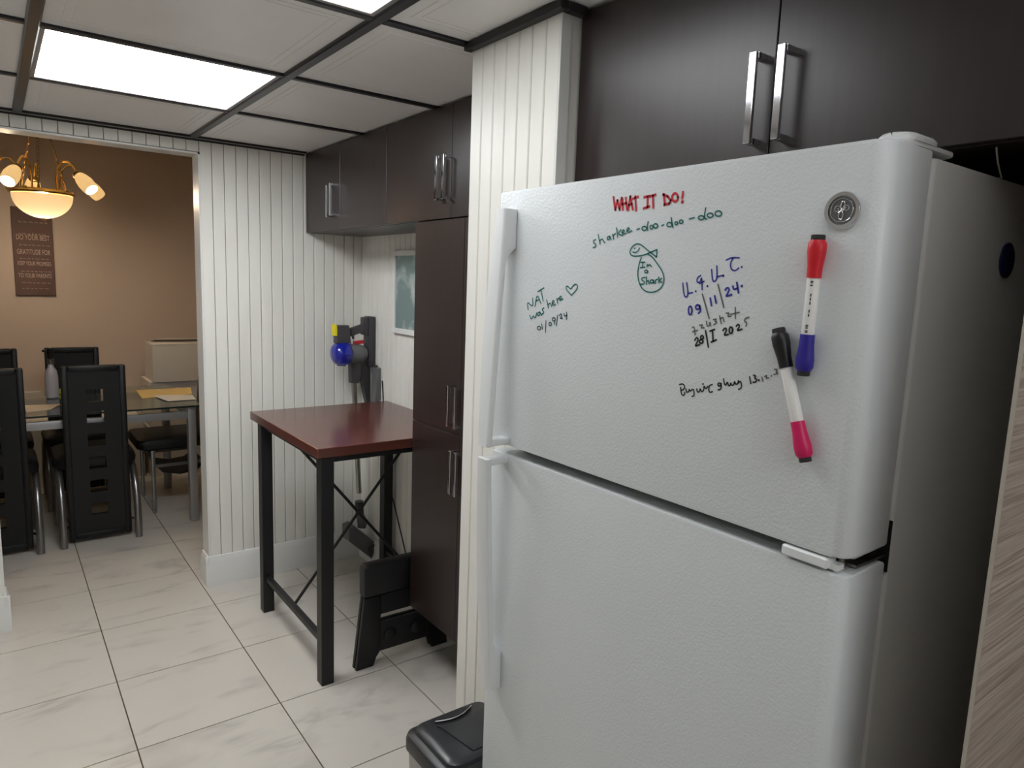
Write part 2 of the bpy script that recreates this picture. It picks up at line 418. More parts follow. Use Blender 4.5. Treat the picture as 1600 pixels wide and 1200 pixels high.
# top hinge cover
bm = new()
o2 = []
for q in rrect(.85, 1.0, FY0+.002, FY0+.075, .02, 5): o2.append(q)
bm_prism(bm, o2, 'z', FZ, FZ+.005, bev=.001)
def cov(z, s): return [Vector((cx_, cy_, z)) for cx_, cy_ in rrect(.86+s, .95-s, FY0+.001+s, FY0+.045-s, .02, 6)]
bm_loft(bm, [cov(FZ+.005, 0), cov(FZ+.010, 0), cov(FZ+.014, .003), cov(FZ+.0155, .009)])
obj('hinge_cover', bm, 'handle_white', fr)
# centre hinge
bm = new(); bm_box(bm, XF-.004, XF+.02, FY0+.022, FY0+.085, GZ0+.004, GZ1-.003, bev=.002, seg=1); bm_box(bm, XF+.004, XF+.02, FY0+.012, FY0+.03, GZ0+.004, GZ0+.011)
hg = obj('centre_hinge', bm, 'handle_white', fr)
obj('hinge_pin', bm_lathe(new(), [(.006, 0), (.006, .018)], (XF+.03, FY0+.022, GZ0+.001), n=12), 'steel', hg)
obj('hinge_plate', B(.86, .95, FY0+.006, FY0+.03, GZ0+.002, GZ0+.006), 'steel', hg)
obj('hinge_slot', B(.938, .9405, FY0+.003, FY0+.02, GZ0-.02, GZ1+.03), 'dark_gap', hg)
# handles
def handle(name, z0, z1, fat_top, parent):
    """bar along the door's left edge; the thick mounting block at one end, a thin bridge at the other"""
    bm = new(); rings = []
    N_ = 32; yr = 1.09
    for i in range(N_+1):
        q = i/N_; z = z0+(z1-z0)*q
        u = q if fat_top else 1-q                                   # u=1 at the mounting block
        out = .031 + .025*(1-u)                                     # stand-off of the bar's front
        th = .014
        if u > .80: th = .014 + (out+.001-.014)*min(1, (u-.80)/.045) # block reaches the door
        w = .030 + .011*math.sin(PI*u) + .004*(1-u)
        r = min(.0055, th*.35)
        rings.append([Vector((XF+cx_, cy_, z)) for cx_, cy_ in rrect(-out, -out+th, yr, yr+w, r, 3)])
    bm_loft(bm, rings)
    zb = z0 if fat_top else z1
    a, b = (zb, zb+.014) if fat_top else (zb-.014, zb)
    bm_box(bm, XF-.046, XF+.001, yr+.002, yr+.03, a, b, bev=.003)
    return obj(name, bm, 'handle_white', parent)
handle('handle', GZ1+.002, 1.643, True, fd)
handle('handle', .652, GZ0-.002, False, ld)
# badge
bx, by, bz = XF, .4445, 1.6015
bd = obj('badge', bm_lathe(new(), [(.0225, 0), (.0225, .003), (.0215, .0045), (.017, .0045), (.0165, .003), (0, .003)], (bx, by, bz), (-1, 0, 0), n=40), 'chrome', fr)
obj('badge_field', bm_lathe(new(), [(.0163, .0031), (.0163, .0036), (0, .0036)], (bx, by, bz), (-1, 0, 0), n=32), 'badge_dark', bd)
bm = new()
def badge_pt(u, v): return (bx-.0045, by-u*.001, bz+v*.001)
bm_tube(bm, [badge_pt(13.6*math.cos(a), 13.6*math.sin(a)) for a in [2*PI*i/36 for i in range(36)]], .0006, 6, closed=True)
def curl(cu, cv, r0, r1, a0, a1, n=26): return [badge_pt(cu+(r0+(r1-r0)*i/n)*math.cos(a0+(a1-a0)*i/n), cv+(r0+(r1-r0)*i/n)*math.sin(a0+(a1-a0)*i/n)) for i in range(n+1)]
bm_tube(bm, curl(-5.5, 1.5, 4.6, .8, -.6, 8.5), .0008, 6)
bm_tube(bm, curl(5.5, 2, 4.6, .8, PI+.6, PI-8.5), .0008, 6)
bm_tube(bm, [badge_pt(1+2.4*math.sin(a)*1.0, 5.5+4.8*math.cos(a)) for a in [2*PI*i/20 for i in range(20)]], .0008, 6, closed=True)
bm_tube(bm, [badge_pt(-.5+2.6*math.sin(a), -6+5*math.cos(a)) for a in [2*PI*i/20 for i in range(20)]], .0008, 6, closed=True)
bm_tube(bm, [badge_pt(-4, -3), badge_pt(0, .2), badge_pt(4, 1)], .0008, 6)
obj('monogram', bm, 'chrome', bd)

# ------------------------------------------------------------------ marker writing on the freezer door
def CA(u, v): return (800+u/4, 280+v/4)
def CB(u, v): return (1000+u/5, 380+v/5)
def smooth_line(pts, it=2):
    for _ in range(it):
        if len(pts) < 3: break
        q = [pts[0]]
        for a, b in zip(pts, pts[1:]):
            q += [(a[0]*.75+b[0]*.25, a[1]*.75+b[1]*.25), (a[0]*.25+b[0]*.75, a[1]*.25+b[1]*.75)]
        pts = q + [pts[-1]]
    return pts
def ell(cx, cy, rx, ry=None): 
    ry = ry or rx
    return [(cx+rx*math.cos(a), cy+ry*math.sin(a)) for a in [2*PI*i/14 for i in range(15)]]
def ink(name, strokes, frame, width, material, label, soft=True):
    bm = new()
    if not soft: strokes = [q for s in strokes for q in ([s] if len(s) > 8 or len(s) == 1 else [[a, b] for a, b in zip(s, s[1:])])]
    for s in strokes:
        if len(s) == 1:
            c = on_x(*frame(*s[0]), XF); r = width*.75
            vs = [bm.verts.new((XF-.0006, c.y+r*math.cos(2*PI*i/10), c.z+r*math.sin(2*PI*i/10))) for i in range(10)]; bm.faces.new(vs); continue
        pts = [on_x(*frame(*p), XF) for p in (smooth_line(s) if soft else s)]
        L = []; Rr = []
        for i, p in enumerate(pts):
            a = pts[max(i-1, 0)]; b = pts[min(i+1, len(pts)-1)]; d = b-a
            d = Vector((0, d.y, d.z)); d = d.normalized() if d.length > 1e-7 else Vector((0, 1, 0))
            nrm = Vector((0, -d.z, d.y))*width/2
            if i == 0: p = p-d*width*.4
            if i == len(pts)-1: p = p+d*width*.4
            L.append(bm.verts.new((XF-.0006, p.y+nrm.y, p.z+nrm.z))); Rr.append(bm.verts.new((XF-.0006, p.y-nrm.y, p.z-nrm.z)))
        for i in range(len(pts)-1): bm.faces.new((L[i], L[i+1], Rr[i+1], Rr[i]))
    for f in bm.faces:
        f.normal_update()
        if f.normal.x > 0: f.normal_flip()
    me = bpy.data.meshes.new(name); bm.to_mesh(me); bm.free()
    o = bpy.data.objects.new(name, me); COL.objects.link(o); o.parent = fd; o.location = -WORLD[fd.name]
    me.materials.append(MATS[material]); o['label'] = label
    return o
ink('writing', [[(635,112),(646,192),(660,132),(673,190),(686,116)], [(690,120),(694,192)], [(712,116),(720,190)], [(691,156),(716,150)],
    [(727,194),(740,108),(756,190)], [(731,162),(750,156)], [(772,108),(776,196)], [(757,122),(788,110)],
    [(828,112),(862,105)], [(849,108),(848,178)], [(824,182),(860,170)], [(866,108),(897,97)], [(882,101),(884,178)],
    [(950,94),(956,158)], [(946,95),(974,108),(994,132),(984,152),(952,160)], ell(1020,114,18,26), [(1070,80),(1065,120)], [(1066,142)]],
    CA, .0038, 'ink_red', 'red marker words WHAT IT DO!', soft=False)
ink('writing', [[(525,378),(508,384),(512,400),(527,406),(524,422),(508,428)], [(540,345),(552,405)], [(548,388),(564,370),(576,392),(582,396)],
    [(612,356),(595,362),(598,382),(612,374),(612,354),(620,378)], [(630,345),(637,374)], [(633,358),(638,346),(648,340)], [(655,305),(661,362)], [(682,316),(662,342),(692,352)],
    [(690,336),(706,326),(698,314),(687,328),(694,346),(714,338)], [(719,326),(738,312),(728,301),(717,315),(725,336),(750,322)], [(782,315),(798,309)],
    ell(828,308,15,13), [(852,266),(846,300),(850,320)], ell(873,300,10,12), ell(899,292,13,14), [(938,290),(950,285)],
    ell(985,284,16,14), [(996,240),(1002,275),(1006,300)], ell(1028,276,9,10), ell(1058,266,11,11), [(1110,249),(1140,240)],
    ell(1184,241,18,13), [(1212,180),(1204,222),(1206,246),(1218,250)], ell(1240,226,18,14), ell(1291,215,21,17)],
    CA, .0022, 'ink_teal', 'teal marker words sharkee -doo-doo -doo')
ink('drawing', [[(838,470),(800,480),(755,482),(735,462),(745,430),(768,408),(792,402),(820,418),(850,445),(880,468),(905,486)], [(905,486),(907,440)], [(907,440),(870,455),(838,470)],
    [(757,455),(772,460),(788,450),(797,431)], [(768,433)],
    [(810,488),(795,530),(785,590),(795,650),(820,692),(860,709),(905,702),(942,672),(954,622),(940,572),(910,528),(878,485),(850,468)],
    [(806,520),(832,519)], [(820,520),(817,551)], [(804,553),(832,550)], [(845,547),(847,530),(856,545),(860,530),(873,546)], ell(840,577,10,9),
    [(834,614),(812,616),(812,632),(830,640),(826,656),(804,656)], [(842,610),(842,656)], [(842,642),(854,630),(859,653)], ell(875,639,10,10), [(886,630),(888,651)],
    [(897,651),(897,630),(911,625)], [(919,612),(920,649)], [(936,620),(921,632),(938,646)]],
    CA, .0021, 'ink_teal', 'teal marker fish with a balloon reading Im a Shark')
ink('writing', [[(102,815),(95,762),(133,802),(130,744)], [(145,795),(158,714),(182,776)], [(150,762),(173,750)], [(163,702),(201,679)], [(182,692),(196,762)],
    [(112,850),(122,879),(135,850),(146,873),(156,835)], [(176,830),(160,838),(163,857),(178,846),(176,828),(186,850)], [(201,804),(188,814),(198,826),(200,836),(188,844)],
    [(218,754),(229,806)], [(225,787),(240,771),(249,796)], [(252,779),(268,768),(260,755),(250,770),(256,791),(273,782)], [(280,745),(287,776)], [(283,757),(289,746),(297,742)],
    [(298,753),(313,742),(305,728),(296,743),(301,761),(320,748)], [(372,725),(340,690),(337,674),(350,666),(368,690),(385,661),(404,655),(413,672),(398,700),(372,725)]],
    CA, .0022, 'ink_teal', 'teal marker words NAT was here with a heart')
ink('writing', [ell(170,930,11,11), [(187,905),(191,936)], [(213,885),(210,957)], ell(240,905,8,11), ell(262,876,9,11), [(271,870),(267,906)], [(286,850),(278,916)],
    [(297,852),(308,839),(313,853),(300,873),(317,868)], [(327,840),(329,858),(346,850)], [(343,832),(342,876)]], CA, .002, 'ink_teal_dark', 'dark teal date 01/09/24')
ink('writing', [[(336,312),(342,390),(357,428),(380,404),(366,308)], [(374,392),(413,386)], [(437,375)], [(476,252),(446,272),(448,310),(474,304),(484,256),(487,362)], [(468,316),(502,298)], [(528,335)],
    [(561,206),(565,268),(576,306),(604,282),(602,178)], [(604,262),(656,250)], [(652,256)], [(676,132),(718,112),(776,114)], [(730,116),(705,160),(714,206),(745,218),(774,194)], [(797,186)]],
    CB, .0022, 'ink_blue', 'blue marker initials')
ink('writing', [ell(394,526,14,34), ell(452,500,16,18), [(468,488),(476,530),(458,548)], [(551,430),(560,488)], [(585,412),(596,467)],
    [(667,366),(684,344),(702,360),(684,398),(670,418),(717,402)], [(727,336),(734,364),(762,352)], [(758,308),(771,388)], [(797,335)]], CB, .0028, 'ink_blue', 'blue marker date 09/11/24')
ink('writing', [[(489,398),(542,588)], [(611,322),(656,502)]], CB, .0024, 'ink_grey', 'grey strokes between the date numbers')
ink('writing', [[(852,578),(820,590),(819,614),(837,620),(830,647)]], CB, .0022, 'ink_grey', 'faded last digit of 2025')
ink('writing', [[(954,1046),(961,1078)], [(976,1042),(996,1028),(984,1056),(1008,1052)], [(1028,1036)], [(1052,986),(1076,984),(1060,1008),(1082,1014),(1048,1026)]], CB, .0017, 'ink_grey', 'faded end of the black line')
ink('writing', [
    [(410,658),(426,650),(432,716)], [(412,692),(452,680)], [(466,642),(494,634),(474,664),(502,660)], [(520,612),(526,652),(546,645),(546,608),(554,644)],
    [(574,597),(602,590),(582,610),(606,615),(578,638)], [(624,568),(636,628)], [(630,592),(650,575),(658,612)], [(674,547),(702,544),(684,576),(712,570)], [(712,556),(778,540)], [(746,503),(746,588)],],
    CB, .0019, 'ink_grey', 'faded grey marker letters')
ink('writing', [[(430,757),(445,734),(460,750),(440,790),(432,806),(468,792)], ell(486,736,11,14), ell(480,768,14,15), [(514,684),(536,812)], [(548,687),(584,674)], [(567,680),(573,766)], [(558,772),(598,755)],
    [(650,682),(668,659),(682,680),(654,722),(692,712)], ell(712,680,13,26), [(754,648),(770,631),(782,650),(756,687),(797,672)]], CB, .0026, 'ink_black', 'black marker date 28/I 2025')
ink('writing', [[(310,1104),(336,1097),(354,1118),(340,1146),(320,1150),(318,1112),(324,1182),(345,1192),(352,1165)], [(360,1138),(365,1166),(386,1158),(386,1134),(392,1160),(420,1132),(426,1190),(408,1198)],
    [(445,1138),(450,1166),(470,1158),(470,1130),(482,1162),(502,1150),(500,1108),(516,1142),(532,1118)], [(566,1104),(540,1112),(540,1168),(568,1160)], [(494,1100)],
    ell(622,1104,12,13), [(635,1094),(637,1140),(612,1146)], [(654,1060),(666,1122),(686,1078),(692,1112),(706,1115),(711,1084),(716,1112),(736,1106),(741,1074),(747,1102),(766,1100),(771,1074)], [(771,1090),(790,1074),(797,1130),(772,1142)],
    [(858,1044),(868,1097)], [(888,1032),(908,1034),(895,1055),(916,1066),(906,1086),(886,1086)], [(930,1070)]], CB, .0021, 'ink_black', 'black marker line ending in 13.')

# ------------------------------------------------------------------ dry erase markers and magnet
def marker(label, a, b, top, bottom, printed):
    r = .0085; X = XF-.0115
    pa, pb = on_x(*a, X), on_x(*b, X); d = (pb-pa); Ln = d.length; d.normalize()
    t = thing('marker_pen', tuple(pa.lerp(pb, .5)), label, 'marker', None)
    obj('barrel', bm_lathe(new(), [(r*.86, Ln*.29), (r*.9, Ln*.3), (r*.9, Ln*.71), (r*.86, Ln*.72)], pa, d, 20), 'plastic_white', t)
    c1 = obj('cap', bm_lathe(new(), [(r*.98, Ln*.035), (r*1.28, Ln*.06), (r*1.3, Ln*.12), (r*1.05, Ln*.22), (r*1.02, Ln*.3)], pa, d, 20), top, t)
    c2 = obj('cap', bm_lathe(new(), [(r*1.02, Ln*.7), (r*1.05, Ln*.78), (r*1.28, Ln*.88), (r*1.25, Ln*.94), (r*.95, Ln*.965)], pa, d, 20), bottom, t)
    obj('eraser', bm_lathe(new(), [(r*.9, 0), (r*.98, .001), (r*.98, Ln*.035)], pa, d, 18), 'felt', c1)
    obj('eraser', bm_lathe(new(), [(r*.9, Ln*.965), (r*.9, Ln-.001), (r*.8, Ln)], pa, d, 18), 'felt', c2)
    if printed:
        # small print running down the barrel
        bm = new(); side = d.cross(Vector((-1, 0, 0))).normalized()
        def strip(s0, s1, off, w):
            k = 6
            for i in range(k):
                if (i*7+int(off*1e4)) % 5 == 1: continue
                for s in (s0+(s1-s0)*i/k,):
                    e = s+(s1-s0)/k*.75; an = off
                    nrm = (Vector((-1, 0, 0))*math.cos(an)+side*math.sin(an)); tn = (-Vector((-1, 0, 0))*math.sin(an)+side*math.cos(an))
                    p0 = pa+d*(Ln*s)+nrm*(r*.905); p1 = pa+d*(Ln*e)+nrm*(r*.905)
                    bm.faces.new([bm.verts.new(v) for v in (p0-tn*w, p1-tn*w, p1+tn*w, p0+tn*w)])
        sg = 1 if side.y < 0 else -1
        strip(.41, .58, sg*.35, .0007); strip(.32, .36, sg*.3, .0016); strip(.63, .69, sg*.25, .0016)
        obj('print', bm, 'ink_black', t, smooth=0)
    return t
marker('white marker with red and blue caps held on freezer door', (1279, 367), (1255, 587), 'plastic_red', 'plastic_blue', True)
marker('white marker with black and pink caps tilted on freezer door', (1216, 513), (1259, 722), 'plastic_black', 'plastic_pink', False)
mc = on_y(1571, 407, FY0+.004)
t = tag(obj('round_magnet', bm_lathe(new(), [(.025, 0), (.026, .001), (.026, .003), (.024, .004), (0, .004)], (mc.x, FY0+.004, mc.z), (0, -1, 0), n=36), 'magnet_blue'), 'dark blue round magnet on the refrigerator side', 'magnet')
p0, p1 = on_z(1557, 230, 1.708), on_y(1564, 284, FY0+.006)
p1.z = FZ-.0045
tag(obj('thin_cord', bm_tube(new(), [p0.lerp(p1, k/6)+Vector((-.004*math.sin(PI*k/6), 0, 0)) for k in range(7)]+[p1+Vector((.02, .03, 0))], .0012, 6), 'cord'), 'thin white cord hanging between cabinet and refrigerator top', 'cord')

# ------------------------------------------------------------------ cabinets
def pull(parent, x, y, z0, z1, proud=.034, w=.013, th=.009, name='handle'):
    bm = new()
    bm_box(bm, x-proud, x-proud+th, y-w/2, y+w/2, z0, z1, bev=.0012, seg=1)
    for z in (z0, z1-th): bm_box(bm, x-proud+th, x, y-w/2, y+w/2, z, z+th)
    return obj(name, bm, 'chrome', parent)
def cabinet(name, label, x, y0, y1, z0, z1, doors, back=WX-.008):
    """doors: list of (ya, yb, za, zb, handle_y, hz0, hz1)"""
    t = thing(name, ((x+back)/2, (y0+y1)/2, z0), label, 'cabinet')
    bm = new(); d = .018
    bm_box(bm, x+.02, back, y0, y0+d, z0, z1); bm_box(bm, x+.02, back, y1-d, y1, z0, z1)
    bm_box(bm, x+.02, back, y0+d, y1-d, z0, z0+d); bm_box(bm, x+.02, back, y0+d, y1-d, z1-d, z1); bm_box(bm, back-.006, back, y0+d, y1-d, z0+d, z1-d)
    obj('body', bm, 'cabinet', t, smooth=0)
    for ya, yb, za, zb, hy, h0, h1 in doors:
        dr = obj('door', B(x, x+.0185, ya+.0012, yb-.0012, za+.0012, zb-.0012, bev=.001, seg=1), 'cabinet', t, smooth=0)
        pull(dr, x, hy, h0, h1)
    return t
CX = 1.255
cabinet('wall_cabinet', 'dark brown wall cabinet by the bead board corner above the table', CX, 2.5275, WY-.012, 1.715, ZC-.002,
        [(2.5275, 2.98, 1.715, ZC-.002, 3.02-.005, 1.775, 1.915), (2.98, WY-.012, 1.715, ZC-.002, 3.055, 1.77, 1.91)])
cabinet('wall_cabinet', 'dark brown wall cabinet directly above the tall pantry cabinet', CX, PY1+.008, 2.5265, 1.715, ZC-.002,
        [(PY1+.008, 2.045, 1.715, ZC-.002, 2.05, 1.775, 1.92), (2.045, 2.5265, 1.715, ZC-.002, 2.095, 1.775, 1.92)])
cabinet('pantry_cabinet', 'tall dark brown pantry cabinet between table and pier', CX, PY1+.008, 2.288, .228, 1.713,
        [(PY1+.008, 1.955, .98, 1.713, 1.945, 1.01, 1.152), (1.955, 2.288, .98, 1.713, 1.99, 1.01, 1.152),
         (PY1+.008, 1.955, .228, .98, 1.93, .777, .93), (1.955, 2.288, .228, .98, 1.965, .777, .93)])
cabinet('wall_cabinet', 'dark brown wall cabinet above the refrigerator with two chrome bar handles', 1.06, .262, PY0-.006, 1.708, ZC-.002,
        [(.262, .716, 1.708, ZC-.002, .686, 1.748, 1.894), (.716, PY0-.006, 1.708, ZC-.002, .738, 1.748, 1.894)])

# ------------------------------------------------------------------ bar table
TZ = .905
t = thing('bar_table', (1.22, 2.69, 0), 'tall table with reddish brown top and black metal legs', 'table')
obj('table_top', B(.884, WX-.012, 2.292, 3.088, TZ-.036, TZ, bev=.002, seg=1), 'table_wood', t)
lz = TZ-.0365; lw = .048
LX0, LX1, LY0, LY1 = .898, WX-.075, 2.296, 3.03
for lx in (LX0, LX1):
    for ly in (LY0, LY1-lw): obj('leg', B(lx, lx+lw, ly, ly+lw, 0, lz, bev=.002, seg=1), 'table_metal', t)
for lx in (LX0+.012, LX1+.012):
    obj('side_rail', B(lx, lx+.022, LY0+lw, LY1-lw, .148, .17), 'table_metal', t)
    obj('top_rail', B(lx, lx+.022, LY0+lw, LY1-lw, lz-.024, lz), 'table_metal', t)
for ly in (LY0+.014, LY1-lw+.014): obj('front_rail', B(LX0+lw, LX1, ly, ly+.02, lz-.022, lz), 'table_metal', t)
bw = .0065
obj('brace', bm_tube(new(), [(LX0+.03, 2.672, .16), (LX1+.01, 2.672, .86)], bw, 8), 'table_metal', t)
obj('brace', bm_tube(new(), [(LX0+.03, 2.688, .86), (LX1+.01, 2.688, .16)], bw, 8), 'table_metal', t)
tb = t

# ------------------------------------------------------------------ folding step stool, folded, leaning by the cabinet's side
t = thing('step_stool', (1.25, 2.33, 0), 'black plastic folding step stool tucked between table leg and pantry cabinet', 'step stool')
SY = 2.318
bm = new()
bm_prism(bm, [(1.078, .292), (1.43, .292), (1.43, .40), (1.415, .416), (1.09, .416), (1.078, .405)], 'y', SY, SY+.05, bev=.003)
obj('step', bm, 'stool', t)
def leg_frame(y0, y1):
    bm = new()
    bm_prism(bm, [(1.047, 0), (1.118, 0), (1.128, .035), (1.145, .052), (1.150, .286), (1.080, .286)], 'y', y0, y1, bev=.002)
    bm_prism(bm, [(1.382, 0), (1.455, 0), (1.422, .286), (1.350, .286), (1.357, .052), (1.374, .035)], 'y', y0, y1, bev=.002)
    bm_prism(bm, [(1.1505, .207), (1.3495, .207), (1.3495, .286), (1.1505, .286)], 'y', y0+.002, y1-.002)
    bm_prism(bm, [(1.1455, .054), (1.3565, .054), (1.353, .172), (1.149, .172)], 'y', y0+.002, y1-.002)
    return bm
obj('leg_frame', leg_frame(SY+.004, SY+.022), 'stool', t)
obj('leg_frame', leg_frame(SY+.028, SY+.046), 'stool', t)
obj('hub', bm_lathe(new(), [(.026, 0), (.026, .004), (.022, .006), (0, .006)], (1.19, SY+.006, .112), (0, -1, 0), 24), 'stool', t)
obj('hub', bm_lathe(new(), [(.026, 0), (.026, .004), (.022, .006), (0, .006)], (1.31, SY+.006, .112), (0, -1, 0), 24), 'stool', t)

# ------------------------------------------------------------------ stick vacuum on its wall dock
VY = 3.25
def V(px, py, y=VY): return on_y(px, py, y)
t = thing('stick_vacuum', (1.45, VY, .08), 'grey stick vacuum with blue cyclone hanging in the corner', 'vacuum cleaner')
def poly_part(name, pts, y0, y1, material, parent=t, bev=.004):
    return obj(name, bm_prism(new(), [(V(*p).x, V(*p).z) for p in pts], 'y', y0, y1, bev=bev), material, parent)
c = V(533, 553); rB = .058
bm = new(); bm_lathe(bm, [(.0, 0), (.03, .002), (.047, .012), (.056, .03), (rB, .05), (rB, .075), (.052, .085)], (c.x-.052, VY-.012, c.z), (1, .0, .06), 28)
bin_ = obj('cyclone', bm, 'vac_blue', t)
bm = new()
for k in range(8):
    a = 2*PI*k/8; bm_tube(bm, [(c.x-.045, VY-.012+.034*math.cos(a), c.z+.034*math.sin(a)), (c.x-.02, VY-.012+.0555*math.cos(a), c.z+.0555*math.sin(a)), (c.x+.02, VY-.012+.0575*math.cos(a), c.z+.0575*math.sin(a))], .003, 6)
obj('cyclone_rib', bm, 'vac_blue', bin_)
b = V(558, 552)
obj('motor_housing', bm_lathe(new(), [(.04, 0), (.05, .01), (.05, .05), (.042, .085), (.03, .1)], (b.x-.055, VY, b.z), (1, 0, -.02), 24), 'vac_grey', t)
poly_part('battery', [(523, 508), (542, 508), (545, 536), (523, 536)], VY-.032, VY+.02, 'vac_dark')
poly_part('label_plate', [(519.5, 506), (523, 508), (524, 524), (520, 524)], VY-.03, VY+.016, 'vac_yellow', bev=.001)
poly_part('handle', [(543, 514), (566, 506), (574, 507), (574, 516), (566, 517), (551, 524), (543, 527)], VY-.014, VY+.014, 'vac_dark')
poly_part('trigger', [(549, 522), (553, 521), (553, 530), (551, 530)], VY-.006, VY+.006, 'vac_dark', bev=.001)
poly_part('release_button', [(552, 533), (566, 531), (567, 536), (552, 538)], VY-.02, VY+.005, 'vac_red', bev=.001)
poly_part('neck', [(546, 568), (562, 560), (562, 580), (559, 598), (547, 598)], VY-.022, VY+.022, 'vac_dark')
w0 = V(553, 598); w1 = V(561, 770); h0 = V(562, 800)
obj('wand', bm_tube(new(), [w0, w1], .013, 14), 'steel', t)
obj('wand_collar', bm_tube(new(), [V(561, 783), V(562, 802)], .022, 14), 'vac_dark', t)
obj('joint', bm_tube(new(), [V(562, 802), V(566, 816), V(565, 824)], [.02, .026, .022], 14), 'vac_grey', t)
bm = new()
bm_prism(bm, [(V(540, 822).x, V(540, 822).z), (V(549, 818).x, V(549, 818).z), (V(580, 843).x, V(580, 843).z), (V(574, 868).x, V(574, 868).z), (V(540, 842).x, V(540, 842).z)], 'y', VY-.045, VY+.05, bev=.006)
hd = obj('cleaner_head', bm, 'vac_grey', t)
poly_part('head_lip', [(569, 852), (581, 844), (580, 852), (573, 868)], VY-.055, VY-.044, 'vac_dark', hd, bev=.002)
# dock on the side wall
t2 = thing('vacuum_dock', (1.54, 3.27, .86), 'dark grey plastic wall dock holding the stick vacuum', 'vacuum dock')
D0 = on_x(578, 493, 1.54); 
bm = new()
bm_box(bm, 1.515, WX-.0075, 3.225, 3.30, 1.06, 1.315, bev=.008); bm_box(bm, 1.495, 1.516, 3.232, 3.293, 1.22, 1.31, bev=.006)
obj('bracket', bm, 'vac_dark', t2)
obj('charging_arm', bm_prism(new(), [(1.46, 1.06), (1.535, 1.10), (1.535, .87), (1.515, .86), (1.49, 1.0)], 'y', 3.245, 3.28, bev=.004), 'vac_dark', t2)
obj('spare_nozzle', bm_prism(new(), [(1.525, 1.06), (1.55, 1.06), (1.552, .90), (1.515, .86), (1.52, .9)], 'y', 3.16, 3.215, bev=.003), 'vac_grey', t2)
obj('nozzle_clip', B(1.535, WX-.0075, 3.20, 3.245, 1.02, 1.07, bev=.003), 'vac_dark', t2)
# cable hanging on the side wall behind the table
tag(obj('power_cable', bm_tube(new(), [(1.547, 3.14, 1.0), (1.547, 3.12, .86), (1.547, 3.06, .5), (1.546, 2.97, .36), (1.54, 2.86, .2), (1.525, 2.8, .17), (1.525, 2.72, .165)], .003, 6), 'plastic_black'), 'thin black cable running down the side wall behind the table', 'cable')

# picture on the side wall
t = thing('picture_frame', (1.545, 2.86, 1.25), 'white framed grey green print hanging behind the pantry cabinet', 'picture')
FA, FB, FC, FD = 2.66, 3.02, 1.25, 1.64; bm = new(); X0, X1 = WX-.025, WX-.0075
for a in ((FA, FA+.025, FC, FD), (FB-.025, FB, FC, FD), (FA+.025, FB-.025, FC, FC+.025), (FA+.025, FB-.025, FD-.025, FD)): bm_box(bm, X0, X1, *a, bev=.002, seg=1)
obj('frame', bm, 'frame_white', t)
obj('print', B(X0+.008, X1, FA+.025, FB-.025, FC+.025, FD-.025), 'print', t)

# ------------------------------------------------------------------ small pedal bin by the refrigerator
BX0, BX1, BY0, BY1, BZ = .746, .985, 1.168, 1.386, .435
t = thing('pedal_bin', ((BX0+BX1)/2, (BY0+BY1)/2, 0), 'small steel trash bin with black lid below the refrigerator handle', 'trash can')
def rr3(s, z): return [Vector((a, b_, z)) for a, b_ in rrect(BX0+s, BX1-s, BY0+s, BY1-s, .028, 5)]
obj('body', bm_loft(new(), [rr3(.012, .02), rr3(.004, .372)]), 'steel', t)
obj('base', bm_loft(new(), [rr3(.008, 0), rr3(.008, .0195)]), 'bin_black', t)
obj('rim', bm_loft(new(), [rr3(-.001, .3725), rr3(-.001, .398), rr3(.002, .408), rr3(.012, .415)]), 'bin_black', t)
lidp = [rr3(.016, .4155), rr3(.018, .424), rr3(.026, .430)]
lid = obj('lid', bm_loft(new(), lidp), 'bin_lid', t)
# raised lens-shaped crest and chrome lip on the lid
la, lb = on_z(680, 1128, .4335), on_z(736, 1103, .4335)
def lens(q, bulge): 
    p = la.lerp(lb, q); return (p.x, p.y + bulge*math.sin(PI*q))
bm = new(); pts = [lens(i/12, -.016) for i in range(13)]
top_ = [lens(i/12, .012) for i in range(12, -1, -1)]
bm_prism(bm, pts+top_[1:-1], 'z', .4302, .4335)
obj('finger_recess', bm, 'bin_black', lid)
obj('chrome_lip', bm_tube(new(), [(p[0], p[1], .4345) for p in pts], .0016, 8), 'chrome', lid)
obj('crest', bm_prism(new(), [(la.x-.004, la.y-.014), (la.x+.004, la.y-.03), (la.x+.02, BY0+.035), (BX1-.035, BY0+.035), (BX1-.035, lb.y-.022), (la.x+.05, la.y-.028)], 'z', .4302, .4325, bev=.001), 'bin_lid', lid)

# ------------------------------------------------------------------ dining room: table
GT = .722
t = thing('dining_table', (.15, 4.81, 0), 'glass topped dining table with grey metal frame', 'table')
TX0, TX1, TY0, TY1 = -.75, .972, 4.36, 5.26
obj('glass_top', B(TX0, TX1, TY0, TY1, GT-.01, GT, bev=.0015, seg=1), 'glass', t)
for a in ((TX0+.001, TX1-.001, TY0-.0006, TY0-.0001), (TX0, TX1, TY1+.0001, TY1+.0006)): obj('glass_edge', B(a[0], a[1], a[2], a[3], GT-.009, GT-.001), 'glass_edge', t)
for lx in (TX0+.03, TX1-.075):
    for ly in (TY0+.03, TY1-.085): obj('leg', B(lx, lx+.045, ly, ly+.055, 0, GT-.011, bev=.006), 'table_frame', t)
for ly in (TY0+.04, TY1-.075): obj('rail', B(TX0+.075, TX1-.075, ly, ly+.035, GT-.085, GT-.04, bev=.003), 'table_frame', t)
for lx in (TX0+.035, TX1-.07): obj('rail', B(lx, lx+.035, TY0+.085, TY1-.085, GT-.085, GT-.04, bev=.003), 'table_frame', t)

